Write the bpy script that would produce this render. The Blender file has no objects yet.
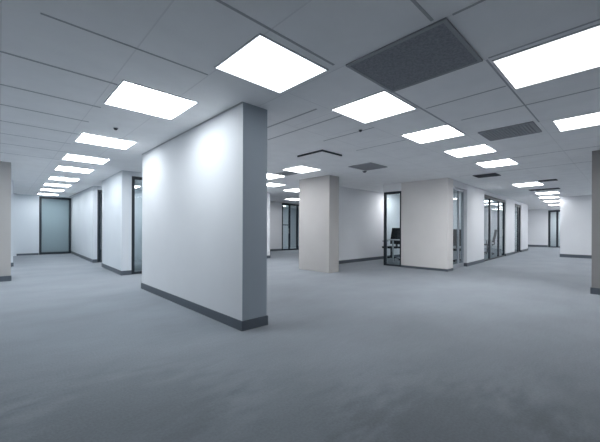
import bpy, bmesh, math, random
from mathutils import Matrix, Vector
random.seed(4)
S = bpy.context.scene
COL = S.collection

# ------------------------------------------------------------------ camera
F = 315.0
cd = bpy.data.cameras.new('camera'); cam = bpy.data.objects.new('camera', cd); COL.objects.link(cam)
cd.sensor_width = 36; cd.lens = 36 * F / 600; cd.shift_y = 8.3 / 600; cd.clip_start = .05
YAW = math.atan2(300, F)
cam.matrix_world = (Matrix.Translation((0, 0, 1.2)) @ Matrix.Rotation(-YAW, 4, 'Z')
                    @ Matrix.Rotation(math.pi / 2, 4, 'X') @ Matrix.Rotation(.0036, 4, 'Z'))
S.camera = cam
# ------------------------------------------------------------------ world / exposure
W = bpy.data.worlds.new('world'); S.world = W; W.use_nodes = True
W.node_tree.nodes['Background'].inputs[0].default_value = (.05, .055, .06, 1)
W.node_tree.nodes['Background'].inputs[1].default_value = .2
S.view_settings.view_transform = 'Standard'; S.view_settings.look = 'None'
S.view_settings.exposure = 0.5; S.view_settings.gamma = 1; S.view_settings.use_curve_mapping = False
PANEL = 7.5
S.cycles.use_denoising = True
S.cycles.max_bounces = 10; S.cycles.diffuse_bounces = 6; S.cycles.transparent_max_bounces = 16
S.cycles.sample_clamp_indirect = 20

# ------------------------------------------------------------------ materials
def mat(name, col, rough=.6, spec=.3, metal=0, noise=None, bump=None):
    m = bpy.data.materials.new(name); m.use_nodes = True
    nt = m.node_tree; b = nt.nodes['Principled BSDF']
    b.inputs['Base Color'].default_value = (*col, 1); b.inputs['Roughness'].default_value = rough
    b.inputs['Specular IOR Level'].default_value = spec; b.inputs['Metallic'].default_value = metal
    geo = nt.nodes.new('ShaderNodeNewGeometry')
    if noise:
        sc, amt = noise
        n = nt.nodes.new('ShaderNodeTexNoise'); n.inputs['Scale'].default_value = sc; n.inputs['Detail'].default_value = 4
        r = nt.nodes.new('ShaderNodeMapRange'); r.inputs[3].default_value = 1 - amt; r.inputs[4].default_value = 1 + amt
        r.inputs[1].default_value = .3; r.inputs[2].default_value = .7
        mx = nt.nodes.new('ShaderNodeVectorMath'); mx.operation = 'SCALE'; mx.inputs[0].default_value = col
        nt.links.new(geo.outputs['Position'], n.inputs['Vector']); nt.links.new(n.outputs[0], r.inputs[0])
        nt.links.new(r.outputs[0], mx.inputs['Scale']); nt.links.new(mx.outputs[0], b.inputs['Base Color'])
    if bump:
        sc, st = bump
        n = nt.nodes.new('ShaderNodeTexNoise'); n.inputs['Scale'].default_value = sc
        bp = nt.nodes.new('ShaderNodeBump'); bp.inputs['Strength'].default_value = st; bp.inputs['Distance'].default_value = .003
        nt.links.new(geo.outputs['Position'], n.inputs['Vector']); nt.links.new(n.outputs[0], bp.inputs['Height'])
        nt.links.new(bp.outputs[0], b.inputs['Normal'])
    return m

def glass(name, tint, ior=1.45, rough=.02, haze=0.0, hcol=(.5, .6, .62)):
    m = bpy.data.materials.new(name); m.use_nodes = True; nt = m.node_tree
    for n in list(nt.nodes): nt.nodes.remove(n)
    out = nt.nodes.new('ShaderNodeOutputMaterial'); tr = nt.nodes.new('ShaderNodeBsdfTransparent')
    tr.inputs[0].default_value = (*tint, 1)
    gl = nt.nodes.new('ShaderNodeBsdfGlossy'); gl.inputs['Roughness'].default_value = rough
    fr = nt.nodes.new('ShaderNodeFresnel'); fr.inputs[0].default_value = ior
    mx = nt.nodes.new('ShaderNodeMixShader'); ge = nt.nodes.new('ShaderNodeNewGeometry')
    iv = nt.nodes.new('ShaderNodeMath'); iv.operation = 'SUBTRACT'; iv.inputs[0].default_value = 1; nt.links.new(ge.outputs['Backfacing'], iv.inputs[1])
    ml = nt.nodes.new('ShaderNodeMath'); ml.operation = 'MULTIPLY'; nt.links.new(iv.outputs[0], ml.inputs[0]); nt.links.new(fr.outputs[0], ml.inputs[1])
    nt.links.new(ml.outputs[0], mx.inputs[0])
    src = tr.outputs[0]
    if haze:
        df = nt.nodes.new('ShaderNodeBsdfDiffuse'); df.inputs[0].default_value = (*hcol, 1)
        m2 = nt.nodes.new('ShaderNodeMixShader'); m2.inputs[0].default_value = haze
        nt.links.new(tr.outputs[0], m2.inputs[1]); nt.links.new(df.outputs[0], m2.inputs[2]); src = m2.outputs[0]
    nt.links.new(src, mx.inputs[1]); nt.links.new(gl.outputs[0], mx.inputs[2]); nt.links.new(mx.outputs[0], out.inputs[0])
    return m

def carpet_mat():
    m = bpy.data.materials.new('carpet'); m.use_nodes = True; nt = m.node_tree; N = nt.nodes; L = nt.links
    b = N['Principled BSDF']; b.inputs['Roughness'].default_value = .95; b.inputs['Specular IOR Level'].default_value = .08
    b.inputs['Sheen Weight'].default_value = .15
    geo = N.new('ShaderNodeNewGeometry')
    def noise(scale, det, rot, stretch):
        mp = N.new('ShaderNodeMapping'); mp.inputs['Rotation'].default_value = (0, 0, rot); mp.inputs['Scale'].default_value = stretch
        n = N.new('ShaderNodeTexNoise'); n.inputs['Scale'].default_value = scale; n.inputs['Detail'].default_value = det
        L.new(geo.outputs['Position'], mp.inputs[0]); L.new(mp.outputs[0], n.inputs['Vector']); return n
    big = noise(.9, 5, .3, (1, 1.6, 1)); streak = noise(5, 5, -.75, (1, 5, 1)); fib = noise(60, 3, 0, (1, 1, 1))
    def rng(n, lo, hi, a=.3, c=.7):
        r = N.new('ShaderNodeMapRange'); r.inputs[1].default_value = a; r.inputs[2].default_value = c
        r.inputs[3].default_value = lo; r.inputs[4].default_value = hi; L.new(n.outputs[0], r.inputs[0]); return r
    a, s, f = rng(big, .91, 1.08), rng(streak, .975, 1.025), rng(fib, .93, 1.07)
    m1 = N.new('ShaderNodeMath'); m1.operation = 'MULTIPLY'; L.new(a.outputs[0], m1.inputs[0]); L.new(s.outputs[0], m1.inputs[1])
    m2 = N.new('ShaderNodeMath'); m2.operation = 'MULTIPLY'; L.new(m1.outputs[0], m2.inputs[0]); L.new(f.outputs[0], m2.inputs[1])
    last = m2
    edge = noise(3.2, 6, .4, (1, 2.2, 1))           # worn scuffs in the pile, plus painted darkening for the dim foreground
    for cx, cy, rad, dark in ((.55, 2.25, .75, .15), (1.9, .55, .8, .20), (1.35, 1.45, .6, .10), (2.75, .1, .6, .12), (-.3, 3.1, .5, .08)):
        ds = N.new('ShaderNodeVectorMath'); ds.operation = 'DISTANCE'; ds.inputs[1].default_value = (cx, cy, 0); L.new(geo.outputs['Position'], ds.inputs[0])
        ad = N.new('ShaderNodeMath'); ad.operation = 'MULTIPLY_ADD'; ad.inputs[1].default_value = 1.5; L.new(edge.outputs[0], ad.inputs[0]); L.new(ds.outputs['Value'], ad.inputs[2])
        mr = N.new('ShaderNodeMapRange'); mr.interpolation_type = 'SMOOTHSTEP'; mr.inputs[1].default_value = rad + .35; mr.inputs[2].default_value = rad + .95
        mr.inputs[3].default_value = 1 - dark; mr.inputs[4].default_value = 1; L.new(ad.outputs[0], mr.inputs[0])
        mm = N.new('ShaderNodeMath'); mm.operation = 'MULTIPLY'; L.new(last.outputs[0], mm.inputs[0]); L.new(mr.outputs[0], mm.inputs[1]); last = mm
    v = N.new('ShaderNodeVectorMath'); v.operation = 'SCALE'; v.inputs[0].default_value = CARPET
    L.new(last.outputs[0], v.inputs['Scale']); L.new(v.outputs[0], b.inputs['Base Color'])
    bp = N.new('ShaderNodeBump'); bp.inputs['Strength'].default_value = .4; bp.inputs['Distance'].default_value = .004
    L.new(fib.outputs[0], bp.inputs['Height']); L.new(bp.outputs[0], b.inputs['Normal'])
    return m

CARPET = (.234, .257, .285)
M = {
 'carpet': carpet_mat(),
 'ceil': mat('ceiling_tile', (.935, .935, .94), .95, .1, noise=(3, .03), bump=(120, .3)),
 'joint': mat('ceiling_joint', (.48, .49, .51), .8, .1),
 'joint_soft': mat('ceiling_joint_soft', (.84, .84, .85), .8, .1),
 'wall': mat('wall_paint', (.77, .785, .81), .7, .12, noise=(1.2, .02)),
 'wallcool': mat('wall_paint_cool', (.66, .70, .74), .6, .3, noise=(1.2, .02)),  # cool tint of the left corridor's light mixed into the wall colour
 'wallend': mat('wall_paint_shaded', (.36, .41, .46), .6, .3, noise=(2, .02)),  # partition end face: its shade painted in as a darker wall colour
 'warm': mat('column_paint', (.83, .805, .785), .75, .2, noise=(2, .02)),
 'warmcol': mat('column_paint_dimmed', (.50, .485, .475), .75, .2, noise=(2, .02)),  # same paint as the office box, darker: light level put into colour
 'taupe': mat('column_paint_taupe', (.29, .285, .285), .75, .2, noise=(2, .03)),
 'base': mat('baseboard_vinyl', (.11, .13, .155), .5, .3),
 'frame': mat('dark_frame', (.018, .026, .036), .4, .4),
 'alu': mat('aluminium_jamb', (.42, .45, .49), .4, .4, .3),
 'lframe': mat('light_frame', (.62, .64, .66), .5, .3),
 'vent': mat('vent_grey', (.38, .39, .41), .7, .2),
 'perf': mat('perforated_grey', (.285, .295, .32), .8, .1, noise=(55, .18)),
 'ventdark': mat('vent_slot', (.07, .075, .085), .8, .2),
 'ventback': mat('vent_back', (.27, .28, .29), .9, .1),
 'black': mat('chair_black', (.012, .014, .018), .6, .3),
 'desk': mat('desk_top', (.5, .52, .54), .5, .3),
 'deskleg': mat('desk_leg', (.5, .52, .54), .4, .4),
 'chrome': mat('handle_metal', (.55, .57, .6), .3, .5, 1),
 'screen': mat('monitor_screen', (.02, .024, .03), .3, .5),
 'glass': glass('clear_glass', (.84, .89, .905), 1.25),
 'doorglass': glass('corridor_door_glass', (.62, .70, .73), 1.5, .05, .42, (.46, .56, .60)),
}
def emis(name, col, st):
    m = bpy.data.materials.new(name); m.use_nodes = True; nt = m.node_tree
    b = nt.nodes['Principled BSDF']; b.inputs['Base Color'].default_value = (.8, .8, .8, 1)
    b.inputs['Emission Color'].default_value = (*col, 1); b.inputs['Emission Strength'].default_value = st
    return m
for k, v in (('lamp', .8), ('lamp_dim', .25), ('lamp_soft', .42), ('lamp_near', 1.25), ('lamp_mid', 1.4), ('lamp_full', 2.0), ('lamp_room', 2.0), ('lamp_high', 4.0), ('lamp_bright', 3.2), ('lamp_low', .17)):
    M[k] = emis(k + '_diffuser', (.955, .975, 1.0), PANEL * v)
    M[k + '_cool'] = emis(k + '_cool_diffuser', (.89, .955, 1.0), PANEL * v * (.85 if v >= 2 else 1))

# ------------------------------------------------------------------ mesh helpers
def box(bm, x0, x1, y0, y1, z0, z1, bev=0):
    vs = [bm.verts.new(p) for p in ((x0,y0,z0),(x1,y0,z0),(x1,y1,z0),(x0,y1,z0),(x0,y0,z1),(x1,y0,z1),(x1,y1,z1),(x0,y1,z1))]
    fs = [bm.faces.new([vs[i] for i in q]) for q in ((3,2,1,0),(4,5,6,7),(0,1,5,4),(1,2,6,5),(2,3,7,6),(3,0,4,7))]
    if bev:
        es = {e for f in fs for e in f.edges}
        bmesh.ops.bevel(bm, geom=list(es), offset=bev, segments=2, affect='EDGES', profile=.6)
def prism(bm, pts, z0, z1):
    a = [bm.verts.new((x, y, z0)) for x, y in pts]; b = [bm.verts.new((x, y, z1)) for x, y in pts]; n = len(pts)
    bm.faces.new(a[::-1]); bm.faces.new(b)
    for i in range(n): bm.faces.new((a[i], a[(i+1) % n], b[(i+1) % n], b[i]))
def cyl(bm, p0, p1, r, seg=12, r2=None):
    p0, p1 = Vector(p0), Vector(p1); d = p1 - p0
    q = d.to_track_quat('Z', 'Y').to_matrix().to_4x4()
    bmesh.ops.create_cone(bm, cap_ends=True, segments=seg, radius1=r, radius2=r if r2 is None else r2, depth=d.length,
                          matrix=Matrix.Translation((p0 + p1) / 2) @ q)
def link(name, bm, m, parent=None):
    bmesh.ops.recalc_face_normals(bm, faces=bm.faces)
    me = bpy.data.meshes.new(name); bm.to_mesh(me); bm.free(); me.materials.append(M[m])
    o = bpy.data.objects.new(name, me); COL.objects.link(o); o.parent = parent; return o
def bx(name, m, *a, parent=None, bev=0):
    bm = bmesh.new(); box(bm, *a, bev=bev); return link(name, bm, m, parent)
def st(o): o['kind'] = 'structure'; return o
def thing(name, label, cat, loc, rz=0, group=None):
    o = bpy.data.objects.new(name, None); COL.objects.link(o); o.location = loc; o.rotation_euler = (0, 0, rz)
    o.empty_display_size = .1; o['label'] = label; o['category'] = cat
    if group: o['group'] = group
    return o
def copy_tree(o, parent=None):
    c = o.copy(); COL.objects.link(c); c.parent = parent
    for ch in list(o.children): copy_tree(ch, c)
    return c

CE = 2.7
# ------------------------------------------------------------------ shell
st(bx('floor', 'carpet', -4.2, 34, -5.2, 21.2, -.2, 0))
st(bx('ceiling', 'ceil', -4.2, 34, -5.2, 21.2, CE, CE + .2))
st(bx('wall_back', 'wall', -4.2, 34, -5.2, -5.0, 0, CE))
st(bx('wall_west', 'wall', -4.2, -4.0, -5.0, 21.2, 0, CE))
st(bx('wall_east', 'wall', 33.8, 34, -5.0, 21.2, 0, CE))
st(bx('wall_north', 'wall', -4.0, 33.8, 21.0, 21.2, 0, CE))

def off(p0, p1, t):
    """unit normal to the left of p0->p1, scaled by t"""
    d = Vector((p1[0]-p0[0], p1[1]-p0[1])).normalized(); return Vector((-d.y, d.x)) * t
def wall(side, m, p0, p1, t, z0=0, z1=CE, base=True, bm_h=.115, ends=.012):
    n = off(p0, p1, t); a, b = Vector(p0), Vector(p1)
    bm = bmesh.new(); prism(bm, [a, b, b + n, a + n], z0, z1); w = st(link('wall_' + side, bm, m))
    if base:
        d = (b - a).normalized() * ends; u = n.normalized() * .012
        bm = bmesh.new(); prism(bm, [a - d - u, b + d - u, b + d, a - d], 0, bm_h)
        if ends:
            prism(bm, [a - d, a, a + n, a + n - d], 0, bm_h)
            prism(bm, [b, b + d, b + d + n, b + n], 0, bm_h)
        st(link('baseboard_' + side, bm, 'base'))
    return w

# free-standing partition in the foreground (front face looks to -X, end face looks to the camera)
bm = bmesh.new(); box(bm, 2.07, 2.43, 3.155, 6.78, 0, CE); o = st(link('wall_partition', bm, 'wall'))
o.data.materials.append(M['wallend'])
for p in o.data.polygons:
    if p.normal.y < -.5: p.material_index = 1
bm = bmesh.new()
prism(bm, [(2.056, 3.141), (2.07, 3.141), (2.07, 6.794), (2.056, 6.794)], 0, .115)
prism(bm, [(2.07, 3.141), (2.444, 3.141), (2.444, 3.155), (2.07, 3.155)], 0, .115)
prism(bm, [(2.43, 3.155), (2.444, 3.155), (2.444, 6.794), (2.43, 6.794)], 0, .115)
prism(bm, [(2.07, 6.78), (2.43, 6.78), (2.43, 6.794), (2.07, 6.794)], 0, .115)
st(link('baseboard_partition', bm, 'base'))
bm = bmesh.new(); box(bm, 2.058, 2.07, 3.155, 6.78, CE - .014, CE); st(link('shadow_line_1', bm, 'joint'))  # dark strip painting the shadow line where partition meets ceiling

# left corridor, right-hand wall in two runs with recessed glazed doors
wall('corridor_near', 'wallcool', (2.33, 11.5), (2.26, 9.0), .23)
wall('corridor_far', 'wallcool', (2.50, 18.6), (2.37, 13.0), .12)
st(bx('trim_2', 'joint', 2.36, 2.40, 13.2, 18.4, CE - .012, CE))
# left corridor end wall
st(bx('wall_end', 'wallcool', -.6, 1.29, 18.6, 18.8, 0, CE)); st(bx('baseboard_end', 'base', .5, 1.28, 18.588, 18.6, 0, .08))
st(bx('wall_end_header', 'wallcool', 1.29, 2.49, 18.6, 18.8, 2.66, CE))
# left blocks
st(bx('wall_left_block', 'wallcool', -.9, .30, 13.4, 13.9, 0, CE)); st(bx('baseboard_left_block', 'base', -.9, .312, 13.388, 13.4, 0, .12))
st(bx('wall_left_corridor', 'wallcool', -.2, .52, 18.3, 18.6, 0, CE))
st(bx('column_left', 'warmcol', -.45, .18, 9.75, 10.25, 0, CE)); st(bx('baseboard_left_column', 'base', -.45, .192, 9.738, 9.75, 0, .12))

# back area behind the partition
st(bx('wall_behind', 'wall', 4.2, 8.12, 10.33, 10.48, 0, CE)); st(bx('baseboard_behind', 'base', 4.2, 8.132, 10.318, 10.33, 0, .11))
st(bx('wall_rear', 'wall', 6.0, 11.45, 13.5, 13.65, 0, CE)); st(bx('baseboard_rear', 'base', 8, 11.44, 13.488, 13.5, 0, .11))
st(bx('wall_rear_room_far', 'wallcool', 8, 20, 16.6, 16.75, 0, CE)); st(bx('wall_end_room', 'wall', 31.2, 31.35, 1.5, 8, 0, CE))
st(bx('wall_rear_right', 'wall', 14.9, 18, 13.5, 13.65, 0, CE))
# office far wall
wall('far', 'wall', (7.75, 7.0), (23.5, 7.0), .15)
# columns
st(bx('column_middle', 'warmcol', 6.56, 6.97, 5.72, 6.93, 0, CE))
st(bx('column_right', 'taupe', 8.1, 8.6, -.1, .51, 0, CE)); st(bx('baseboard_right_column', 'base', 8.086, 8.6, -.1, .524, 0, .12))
# office box
bm = bmesh.new(); box(bm, 9.3, 9.72, 3.63, 5.07, 0, CE); st(link('wall_office_corner', bm, 'warm'))
bm = bmesh.new(); box(bm, 9.289, 9.3, 3.63, 5.07, 0, .07); box(bm, 9.289, 9.72, 3.618, 3.63, 0, .07); st(link('baseboard_office_corner', bm, 'base'))
# angled corridor wall on the right
def ry(x): return 3.62 + .045 * (x - 9.3)
def rwall(n, x0, x1, z0=0, z1=CE, base=True, m='wall'):
    wall(n, m, (x0, ry(x0)), (x1, ry(x1)), .16, z0, z1, base)
rwall('office_door_header', 9.725, 11.06, 2.5, CE, False)
rwall('office_front', 11.08, 13.16)
rwall('office_window_header', 13.16, 16.83, 2.56, CE, False)
rwall('office_middle', 16.83, 18.87)
rwall('office_side_header', 18.87, 20.64, 2.56, CE, False)
rwall('office_end', 20.64, 22.8)
st(bx('wall_office_divider', 'wall', 13.05, 13.2, 4.0, 6.98, 0, CE))
st(bx('wall_office_rear', 'wall', 23.3, 23.45, 4.6, 6.98, 0, CE))
st(bx('wall_corridor_end', 'wall', 28, 28.2, 4.03, 8, 0, CE)); st(bx('baseboard_corridor_end', 'base', 27.986, 28, 4.03, 8, 0, .14))
st(bx('wall_corridor_end_side', 'wall', 28, 28.2, 1.5, 2.9, 0, CE))
st(bx('wall_right', 'wall', 18.2, 18.45, -1.0, 2.185, 0, CE))
bm = bmesh.new(); box(bm, 18.186, 18.2, -1.0, 2.197, 0, .14); box(bm, 18.2, 18.45, 2.185, 2.197, 0, .14); st(link('baseboard_right', bm, 'base'))
st(bx('wall_right_corridor', 'wall', 18.45, 27.98, 1.6, 1.75, 0, CE))

# ceiling joints (the T-bars that read as dark lines) -----------------------------------------
bm = bmesh.new(); Z0 = CE - .0025
def jx(y, x0, x1, w=.012, dy=0): prism(bm, [(x0, y-w), (x1, y+dy-w), (x1, y+dy+w), (x0, y+w)], Z0, CE - .0001)
def jy(x, y0, y1, w=.012): box(bm, x-w, x+w, y0, y1, Z0, CE - .0001)
jx(2.84, .2, 1.46, .009); jx(3.69, -3, .88, .013); jx(4.53, -3, .9, .013); jx(5.26, -3, .9, .012); jx(6.06, -3, .9, .01)
jx(6.85, -3, .9, .008); jx(7.65, -3, .95, .008); jx(8.6, -3, 1, .008)
jx(1.87, .6, 2.2, .011); jx(.985, 1.2, 2.24, .011); jx(.88, 3.1, 5.4, .008)
jy(2.85, 2.7, 4.0, .014); jx(1.79, 3.1, 5.25, .012); jy(3.81, .9, 1.75, .010); jy(4.56, -.6, 1.6, .012)
jy(2.28, .0, .86, .010); jy(3.08, -.9, .86, .010); jy(3.25, 2.6, 4.2, .012); jy(3.97, 2.6, 3.6, .01)
jy(6.15, -.6, .75, .008); jy(7.7, -.6, 1.7, .01); jy(9.3, .3, 3.3, .008); jy(4.9, 2.6, 3.6, .008)
st(link('trim_3', bm, 'joint'))
bm = bmesh.new()
for x in [-3.1, -2.32, -1.55, -.775, 0, .82, 1.47, 2.28, 3.08, 3.81, 4.57, 5.38, 6.14, 6.92, 7.7, 8.5, 9.3, 10.1, 10.9, 11.7, 12.5, 13.3, 14.1, 14.9, 15.7]:
    box(bm, x - .006, x + .006, -5, 3.35 if x > 2 else 20, Z0 + .0012, CE - .0002)
for j in range(-6, 26):
    y = {0: .06, 1: .88, 2: 1.79}.get(j, .2 + .8 * j)
    if y < 3.5: box(bm, 3.12 if 0 < j < 3 else 2.3, 18, y - .006, y + .006, Z0 + .0014, CE - .0003)
st(link('trim_4', bm, 'joint_soft'))

# ------------------------------------------------------------------ glazed doors and windows
def glazed(name, p0, p1, z1, mull=(), fw=.06, gm='glass', fd=.07, mid=None, sill=.06, handle=None, fm='frame', left=True, right=True):
    """frame between p0 and p1 (seen from the camera side), mullions at metre offsets"""
    p0, p1 = Vector(p0), Vector(p1); L = (p1 - p0).length; ang = math.atan2(p1.y-p0.y, p1.x-p0.x)
    R = thing(name, '', '', (p0.x, p0.y, 0), ang); del R['label']; del R['category']; R['kind'] = 'structure'
    bm = bmesh.new()
    if left: box(bm, 0, fw, 0, fd, 0, z1)
    if right: box(bm, L - fw, L, 0, fd, 0, z1)
    box(bm, fw, L - fw, 0, fd, z1 - fw, z1); box(bm, fw, L - fw, 0, fd, 0.001, sill)
    link(name.split('_')[0] + '_frame', bm, fm, R)
    ms = [0 + fw] + list(mull) + [L - fw]
    for k in mull: bx('mullion', fm, k - fw/2, k + fw/2, 0.005, fd - .005, sill, z1 - fw, parent=R)
    for a, b in zip(ms[:-1], ms[1:]):
        bx('glass_pane', gm, a + .002, b - .002, fd/2 - .005, fd/2 + .005, sill, z1 - fw, parent=R)
    if mid is not None:
        a, b, z = mid; bx('rail', fm, a, b, .01, fd - .01, z, z + .05, parent=R)
    if handle is not None:
        hb = bmesh.new(); cyl(hb, (handle, -.04, .95), (handle, -.04, 1.25), .012); cyl(hb, (handle, -.04, .99), (handle, .02, .99), .008); cyl(hb, (handle, -.04, 1.21), (handle, .02, 1.21), .008)
        link('handle', hb, 'chrome', R)
    return R
glazed('door_1', (1.295, 18.62), (2.48, 18.62), 2.655, fw=.085, gm='doorglass', sill=.1)
glazed('door_2', (2.50, 9.02), (3.6, 9.02), 2.58, fw=.07)
glazed('door_3', (2.50, 13.02), (3.5, 13.02), 2.58, fw=.09)
st(bx('wall_recess_door_header', 'wallcool', 2.50, 4.2, 9.0, 9.1, 2.58, CE)); st(bx('wall_recess_door_side', 'wallcool', 3.6, 4.2, 9.0, 9.1, 0, 2.58))
st(bx('wall_recess_far_header', 'wallcool', 2.50, 4.2, 13.0, 13.1, 2.58, CE)); st(bx('wall_recess_far_side', 'wallcool', 3.5, 4.2, 13.0, 13.1, 0, 2.58))
st(bx('wall_rear_room', 'wallcool', 4.2, 4.35, 9.0, 13.5, 0, CE))
# glazing on the rear wall, left of the middle column
glazed('window_1', (11.46, 13.53), (14.88, 13.53), 2.68, mull=(.62, 1.22, 2.2), fw=.1, mid=(.1, .6, 1.42), sill=.08, handle=.5)
# glass screen beside the office corner
glazed('window_2', (9.36, 5.74), (9.36, 5.075), 2.45, fw=.075, sill=.05)
st(bx('wall_screen_header', 'ceil', 9.30, 9.36, 5.075, 5.74, 2.45, CE))
# office door (sits in aluminium jamb)
R = glazed('door_4', (9.74, ry(9.74) + .09), (11.06, ry(11.06) + .09), 2.49, fw=.05, mull=(.86,), fm='alu', sill=.12)
# office windows
def rglz(n, x0, x1, xs, **k):
    a = Vector((x0, ry(x0) + .04)); b = Vector((x1, ry(x1) + .04))
    c = math.cos(math.atan(.045)); return glazed(n, a, b, 2.55, mull=[(x - x0) / c for x in xs], **k)
rglz('window_3', 13.17, 16.82, (14.24, 15.75), fw=.11, sill=.05, handle=3.0)
rglz('window_4', 18.88, 20.63, (20.1,), fw=.12, sill=.05)
# corridor end door
glazed('door_5', (28.02, 4.02), (28.02, 2.91), 2.6, mull=(.5,), fw=.12, sill=.05)
st(bx('wall_corridor_end_header', 'wall', 28, 28.2, 2.9, 4.03, 2.6, CE))

# ------------------------------------------------------------------ ceiling lights
def light_mesh(w, d):
    f = bmesh.new(); t = .010
    box(f, 0, w, 0, t, -.012, 0); box(f, 0, w, d - t, d, -.012, 0); box(f, 0, t, t, d - t, -.012, 0); box(f, w - t, w, t, d - t, -.012, 0)
    g = bmesh.new(); box(g, t, w - t, t, d - t, -.009, -.001)
    return f, g
LG = 'lit square ceiling panels'
def clight(x0, x1, y0, y1, label, m='lamp_full'):
    t = thing('ceiling_light', label, 'ceiling light', (x0, y0, CE - .0015), 0, LG)
    f, g = light_mesh(x1 - x0, y1 - y0); link('frame', f, 'lframe', t); link('diffuser', g, m + ('_cool' if x0 < 2.1 else ''), t)
    return t
clight(.89, 1.69, 3.52, 4.33, 'nearest and largest lit ceiling panel over the left corridor, beside the white partition', 'lamp_near')
clight(.92, 1.71, 5.88, 6.56, 'second lit ceiling panel from the front in the left corridor row', 'lamp_mid')
clight(.96, 1.72, 7.76, 8.44, 'third lit ceiling panel from the front in the left corridor row')
clight(1.0, 1.73, 9.38, 10.1, 'fourth lit ceiling panel from the front in the left corridor row')
clight(1.05, 1.75, 11.5, 12.15, 'fifth lit ceiling panel from the front in the left corridor row')
clight(1.08, 1.78, 13.3, 13.95, 'sixth lit ceiling panel from the front in the left corridor row')
clight(1.12, 1.82, 15.2, 15.85, 'second last lit ceiling panel before the glass door ending the left corridor', 'lamp_room')
clight(1.18, 1.88, 17.3, 17.95, 'last lit ceiling panel right above the glass door ending the left corridor', 'lamp_room')
clight(1.43, 2.22, 1.955, 2.66, 'large lit ceiling panel nearest above the free end of the white partition', 'lamp_dim')
clight(2.98, 3.71, 1.82, 2.58, 'lit ceiling panel at the lower left of the large grey return grille', 'lamp_soft')
clight(4.59, 5.26, 1.79, 2.51, 'lit ceiling panel third in the diagonal row running from the partition to the office', 'lamp_mid')
clight(6.11, 6.80, 1.75, 2.46, 'lit ceiling panel fourth in the diagonal row, past the small rectangular grille')
clight(7.7, 8.42, 1.75, 2.40, 'last lit ceiling panel of the diagonal row, just in front of the office corner', 'lamp_bright')
clight(3.14, 3.95, .06, .85, 'largest lit ceiling panel, running out of the picture at the upper right', 'lamp_low')
clight(5.45, 6.12, .02, .74, 'lit ceiling panel at the right edge beyond the small rectangular grille', 'lamp_soft')
clight(12.1, 12.95, 1.98, 2.68, 'first lit ceiling panel over the right corridor, beside a thin dark slot grille')
clight(15.6, 16.3, 1.96, 2.66, 'second lit ceiling panel over the right corridor, behind the longer slot grille')
clight(17.75, 18.4, 2.25, 2.9, 'third lit ceiling panel over the right corridor, near the white wall edge')
clight(20.3, 20.95, 2.45, 3.1, 'fourth lit ceiling panel over the right corridor, a thin sliver')
clight(23.3, 23.95, 2.7, 3.35, 'farthest lit ceiling panel before the door ending the right corridor')
clight(5.1, 5.8, 5.33, 6.02, 'lit ceiling panel directly in front of the top of the middle beige column', 'lamp')
clight(5.12, 5.82, 6.7, 7.4, 'upper lit ceiling panel between the partition end and the middle column', 'lamp_mid')
clight(6.3, 6.95, 7.98, 8.65, 'lower lit ceiling panel between the partition end and the middle column', 'lamp_mid')
clight(7.85, 8.55, 8.5, 9.2, 'small lit ceiling panel at the left edge of the middle column')
clight(10.25, 10.95, 11.2, 11.9, 'farthest small lit ceiling panel in front of the rear glazing')
clight(11.3, 12.0, 6.0, 6.6, 'lit ceiling panel seen through the black framed glass screen', 'lamp_full')
clight(11.35, 12.1, 4.3, 4.9, 'lit ceiling panel seen through the narrow office doorway', 'lamp')
clight(14.9, 15.6, 4.9, 5.5, 'lit ceiling panel seen through the three pane office window')
clight(17.9, 18.6, 4.9, 5.5, 'farther lit ceiling panel seen through the three pane office window')
clight(20.6, 21.3, 4.9, 5.5, 'lit ceiling panel seen through the narrow two pane office window')
clight(1.5, 2.2, 19.4, 20.1, 'added lit ceiling panel in the room behind the glass door ending the left corridor', 'lamp_room')  # added to brighten the room behind the corridor door
clight(12.6, 13.3, 15.2, 15.9, 'deeper added lit ceiling panel in the room behind the rear glazing')  # added to lift the dark room behind the rear glass
clight(29.6, 30.3, 3.0, 3.7, 'added lit ceiling panel in the room behind the door ending the right corridor', 'lamp_high')  # added fill, brightens what shows through the far door
clight(2.9, 3.6, 4.95, 5.65, 'added lit ceiling panel nearest the hidden back side of the white partition', 'lamp')  # unseen fill panel added behind the partition
clight(3.0, 3.7, 7.2, 7.9, 'added lit ceiling panel hidden behind the white partition, deeper in the room', 'lamp')  # second unseen fill added behind the partition
clight(24.5, 25.2, 5.2, 5.9, 'added lit ceiling panel in the side recess at the far end of the right corridor')  # unseen panel added to light the recess
for k, yy in enumerate((6.3, 8.2, 10.1, 12.0, 14.8)):  # row added out of view to brighten the left ceiling
    clight(-2.4, -1.7, yy, yy + .7, ['first', 'second', 'third', 'fourth', 'fifth'][k] + ' added lit ceiling panel of the row outside the picture beyond the left beige column')
for k, (xx, yy) in enumerate(((6.9, -1.9), (12.1, -.9), (15.0, -.9))):  # unseen panels added to light the right wall and office corner
    clight(xx, xx + .7, yy, yy + .7, ['nearest', 'middle', 'farthest'][k] + ' added lit ceiling panel of the row hidden behind the grey column at the right edge', ['lamp_full', 'lamp_full', 'lamp_high'][k])
clight(4.6, 5.3, 7.9, 8.6, 'added lit ceiling panel farthest behind the white partition')  # another fill added out of sight behind the partition
clight(26, 26.7, 2.0, 2.7, 'added lit ceiling panel hidden past the white right wall at the far corridor end', 'lamp_high')  # added out of sight to light the corridor end wall
clight(12.3, 13.0, 13.95, 14.6, 'added lit ceiling panel immediately behind the rear glazing', 'lamp_high')  # strong fill added so the rear glazing looks lighter
clight(2.9, 3.6, 11.9, 12.5, 'lit ceiling panel in the room behind the recessed glass door')

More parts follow.
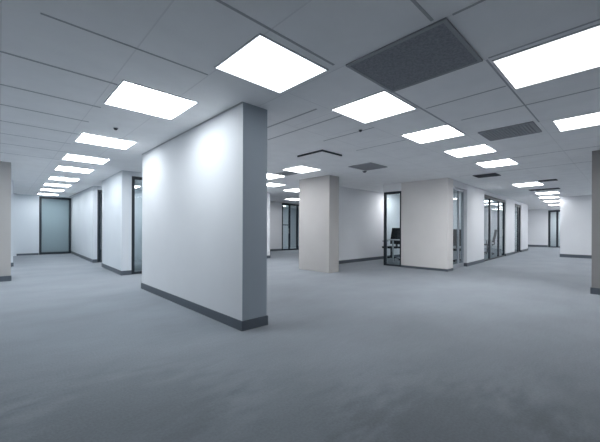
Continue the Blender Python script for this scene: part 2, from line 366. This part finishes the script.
# ------------------------------------------------------------------ vents
def grille(x0, x1, y0, y1, label, n=14, border=.04, along='x', m='vent', fm='lframe', group=None):
    w, d = x1 - x0, y1 - y0
    t = thing('air_grille', label, 'air vent', (x0, y0, CE - .0015), 0, group)
    f = bmesh.new(); b = border
    box(f, 0, w, 0, b, -.016, 0); box(f, 0, w, d - b, d, -.016, 0); box(f, 0, b, b, d - b, -.016, 0); box(f, w - b, w, b, d - b, -.016, 0)
    link('frame', f, fm, t)
    bx('backing', 'ventback', b, w - b, b, d - b, -.003, -.0005, parent=t)
    g = bmesh.new(); iw, idd = w - 2*b, d - 2*b
    for i in range(n):
        if along == 'x':
            c = b + idd * (i + .5) / n; h = idd / n * .36
            prism(g, [(b, c - h), (w - b, c - h), (w - b, c + h), (b, c + h)], -.014, -.004)
        else:
            c = b + iw * (i + .5) / n; h = iw / n * .36
            prism(g, [(c - h, b), (c + h, b), (c + h, d - b), (c - h, d - b)], -.014, -.004)
    if n == 0: box(g, b, w - b, b, d - b, -.013, -.004); link('perforated_plate', g, 'perf', t)
    else: link('louvre', g, m, t)
    return t
grille(2.27, 3.07, .90, 1.79, 'large square dark grey return air grille, upper right of centre', 0, .03, fm='vent')
grille(5.30, 5.93, .93, 1.62, 'small dark rectangular air grille between two lit ceiling panels at right', 16, .02, fm='vent')
grille(5.98, 6.68, 4.0, 4.62, 'flat grey square air grille just right of the beige column top', 14, .02, fm='vent', m='vent')
grille(9.4, 9.9, 2.45, 3.0, 'thin dark air grille above the front of the office wall', 8, .02, fm='ventdark', m='ventdark')
grille(11.75, 12.05, 1.5, 1.93, 'short dark slot grille next to the first right corridor light', 5, .02, fm='ventdark', m='ventdark')
grille(14.2, 14.6, 1.75, 2.62, 'longer dark slot grille across the right corridor ceiling', 5, .02, fm='ventdark', m='ventdark')
grille(5.35, 5.75, 6.16, 6.56, 'small grey air grille between two lit panels beside the partition end', 8, .02, fm='vent')
# drop-plate diffuser: a plate hanging clear of its dark neck
t = thing('ceiling_diffuser', 'white square drop plate diffuser with a dark gap, left of the column top', 'air vent', (4.36, 3.98, CE - .0015))
bx('neck', 'ventdark', .015, .60, .015, .70, -.03, 0, parent=t)
bm = bmesh.new(); box(bm, .03, .63, .03, .73, -.038, -.03, bev=.003); link('plate', bm, 'ceil', t)

# ------------------------------------------------------------------ smoke detectors
def detector(x, y, label, r=.045):
    t = thing('smoke_detector', label, 'smoke detector', (x, y, CE - .0015), 0)
    b = bmesh.new(); cyl(b, (0, 0, -.01), (0, 0, 0), r, 24); link('base', b, 'lframe', t)
    b = bmesh.new(); cyl(b, (0, 0, -.032), (0, 0, -.01), r * .5, 20, r * .85); link('sensor', b, 'ventdark', t)
detector(1.24, 5.28, 'small dark ceiling detector between the first two left corridor lights', .035)
detector(6.78, 4.72, 'small dark detector just below the flat grey square grille', .06)
detector(3.91, 2.8, 'tiny dark detector on the ceiling just below the lit panel beside the large grey grille', .03)

# ------------------------------------------------------------------ furniture behind the glass
def chair(loc, rz, label, s=1.0):
    t = thing('office_chair', label, 'chair', (loc[0], loc[1], 0), rz); t.scale = (s, s, s)
    b = bmesh.new(); box(b, -.24, .24, -.23, .25, .45, .52, bev=.02); link('seat', b, 'black', t)
    b = bmesh.new()
    rows = 8; prev = None
    for i in range(rows + 1):
        u = i / rows; z = .60 + .62 * u; hw = .21 + .03 * math.sin(u * 3.14); y = -.26 - .05 * math.sin(u * 2.2) - .08 * u
        q = [b.verts.new((x, yy, z)) for x, yy in ((-hw, y + .05), (0, y), (hw, y + .05), (hw, y + .015), (0, y - .035), (-hw, y + .015))]
        if prev:
            for k in range(6): b.faces.new((prev[k], prev[(k+1) % 6], q[(k+1) % 6], q[k]))
        else: b.faces.new(q[::-1])
        prev = q
    b.faces.new(prev); link('backrest', b, 'black', t)
    b = bmesh.new(); cyl(b, (0, -.1, .47), (0, -.3, .5), .02); cyl(b, (0, -.3, .5), (0, -.31, .75), .02); link('back_support', b, 'black', t)
    b = bmesh.new(); cyl(b, (0, 0, .1), (0, 0, .45), .028); link('gas_lift', b, 'black', t)
    for sgn in (-1, 1):
        b = bmesh.new(); cyl(b, (sgn*.27, 0, .5), (sgn*.27, 0, .7), .014); box(b, sgn*.27 - .035, sgn*.27 + .035, -.14, .14, .7, .73, bev=.01)
        cyl(b, (sgn*.2, 0, .47), (sgn*.27, 0, .5), .014); link('armrest', b, 'black', t)
    base = bmesh.new()
    for k in range(5):
        a = k * 2 * math.pi / 5; cyl(base, (0, 0, .12), (.29*math.cos(a), .29*math.sin(a), .07), .022, 8, .014)
    base = link('star_base', base, 'black', t)
    for k in range(5):
        a = k * 2 * math.pi / 5; b = bmesh.new(); x, y = .29*math.cos(a), .29*math.sin(a)
        cyl(b, (x - .02*math.sin(a), y + .02*math.cos(a), .031), (x + .02*math.sin(a), y - .02*math.cos(a), .031), .03, 12); link('caster', b, 'black', base)
    return t
def desk(x0, x1, y0, y1, z, label, m='desk'):
    t = thing('desk', label, 'desk', (x0, y0, 0)); w, d = x1 - x0, y1 - y0
    bx('desktop', m, 0, w, 0, d, z - .03, z, parent=t, bev=.004)
    for a in (.04, w - .09):
        for c in (.04, d - .09): bx('leg', 'deskleg', a, a + .05, c, c + .05, 0, z - .03, parent=t)
    return t
def monitor(x, y, z, rz, label):
    t = thing('monitor', label, 'monitor', (x, y, z), rz)
    b = bmesh.new(); box(b, -.27, .27, -.015, .02, .13, .45, bev=.006); link('housing', b, 'black', t)
    bx('screen', 'screen', -.255, .255, -.0185, -.0155, .145, .435, parent=t)
    b = bmesh.new(); box(b, -.11, .11, -.08, .1, 0, .012); cyl(b, (0, .04, .01), (0, .03, .25), .018); link('stand', b, 'black', t)
chair((11.15, 6.5), 1.45, 'black high backed office chair behind the glass screen beside the office corner', 1.04)
desk(10.2, 10.8, 5.3, 6.25, .84, 'pale desk with light legs seen through the black framed glass screen')
chair((12.1, 4.31), 2.2, 'black office chair seen from the side through the narrow office doorway')
desk(12.5, 13.0, 4.15, 5.9, .75, 'pale desk in the room beyond the narrow office doorway')
chair((14.9, 4.75), 1.0, 'black office chair behind the left pane of the three pane office window')
chair((17.3, 4.85), .4, 'black office chair behind the right pane of the three pane office window')
desk(15.5, 16.9, 4.5, 5.2, .75, 'pale desk behind the three pane office window')
monitor(16.2, 4.95, .75, .3, 'black monitor on the desk behind the three pane office window')
desk(20.9, 22.2, 4.7, 5.4, .75, 'pale desk behind the narrow two pane office window')
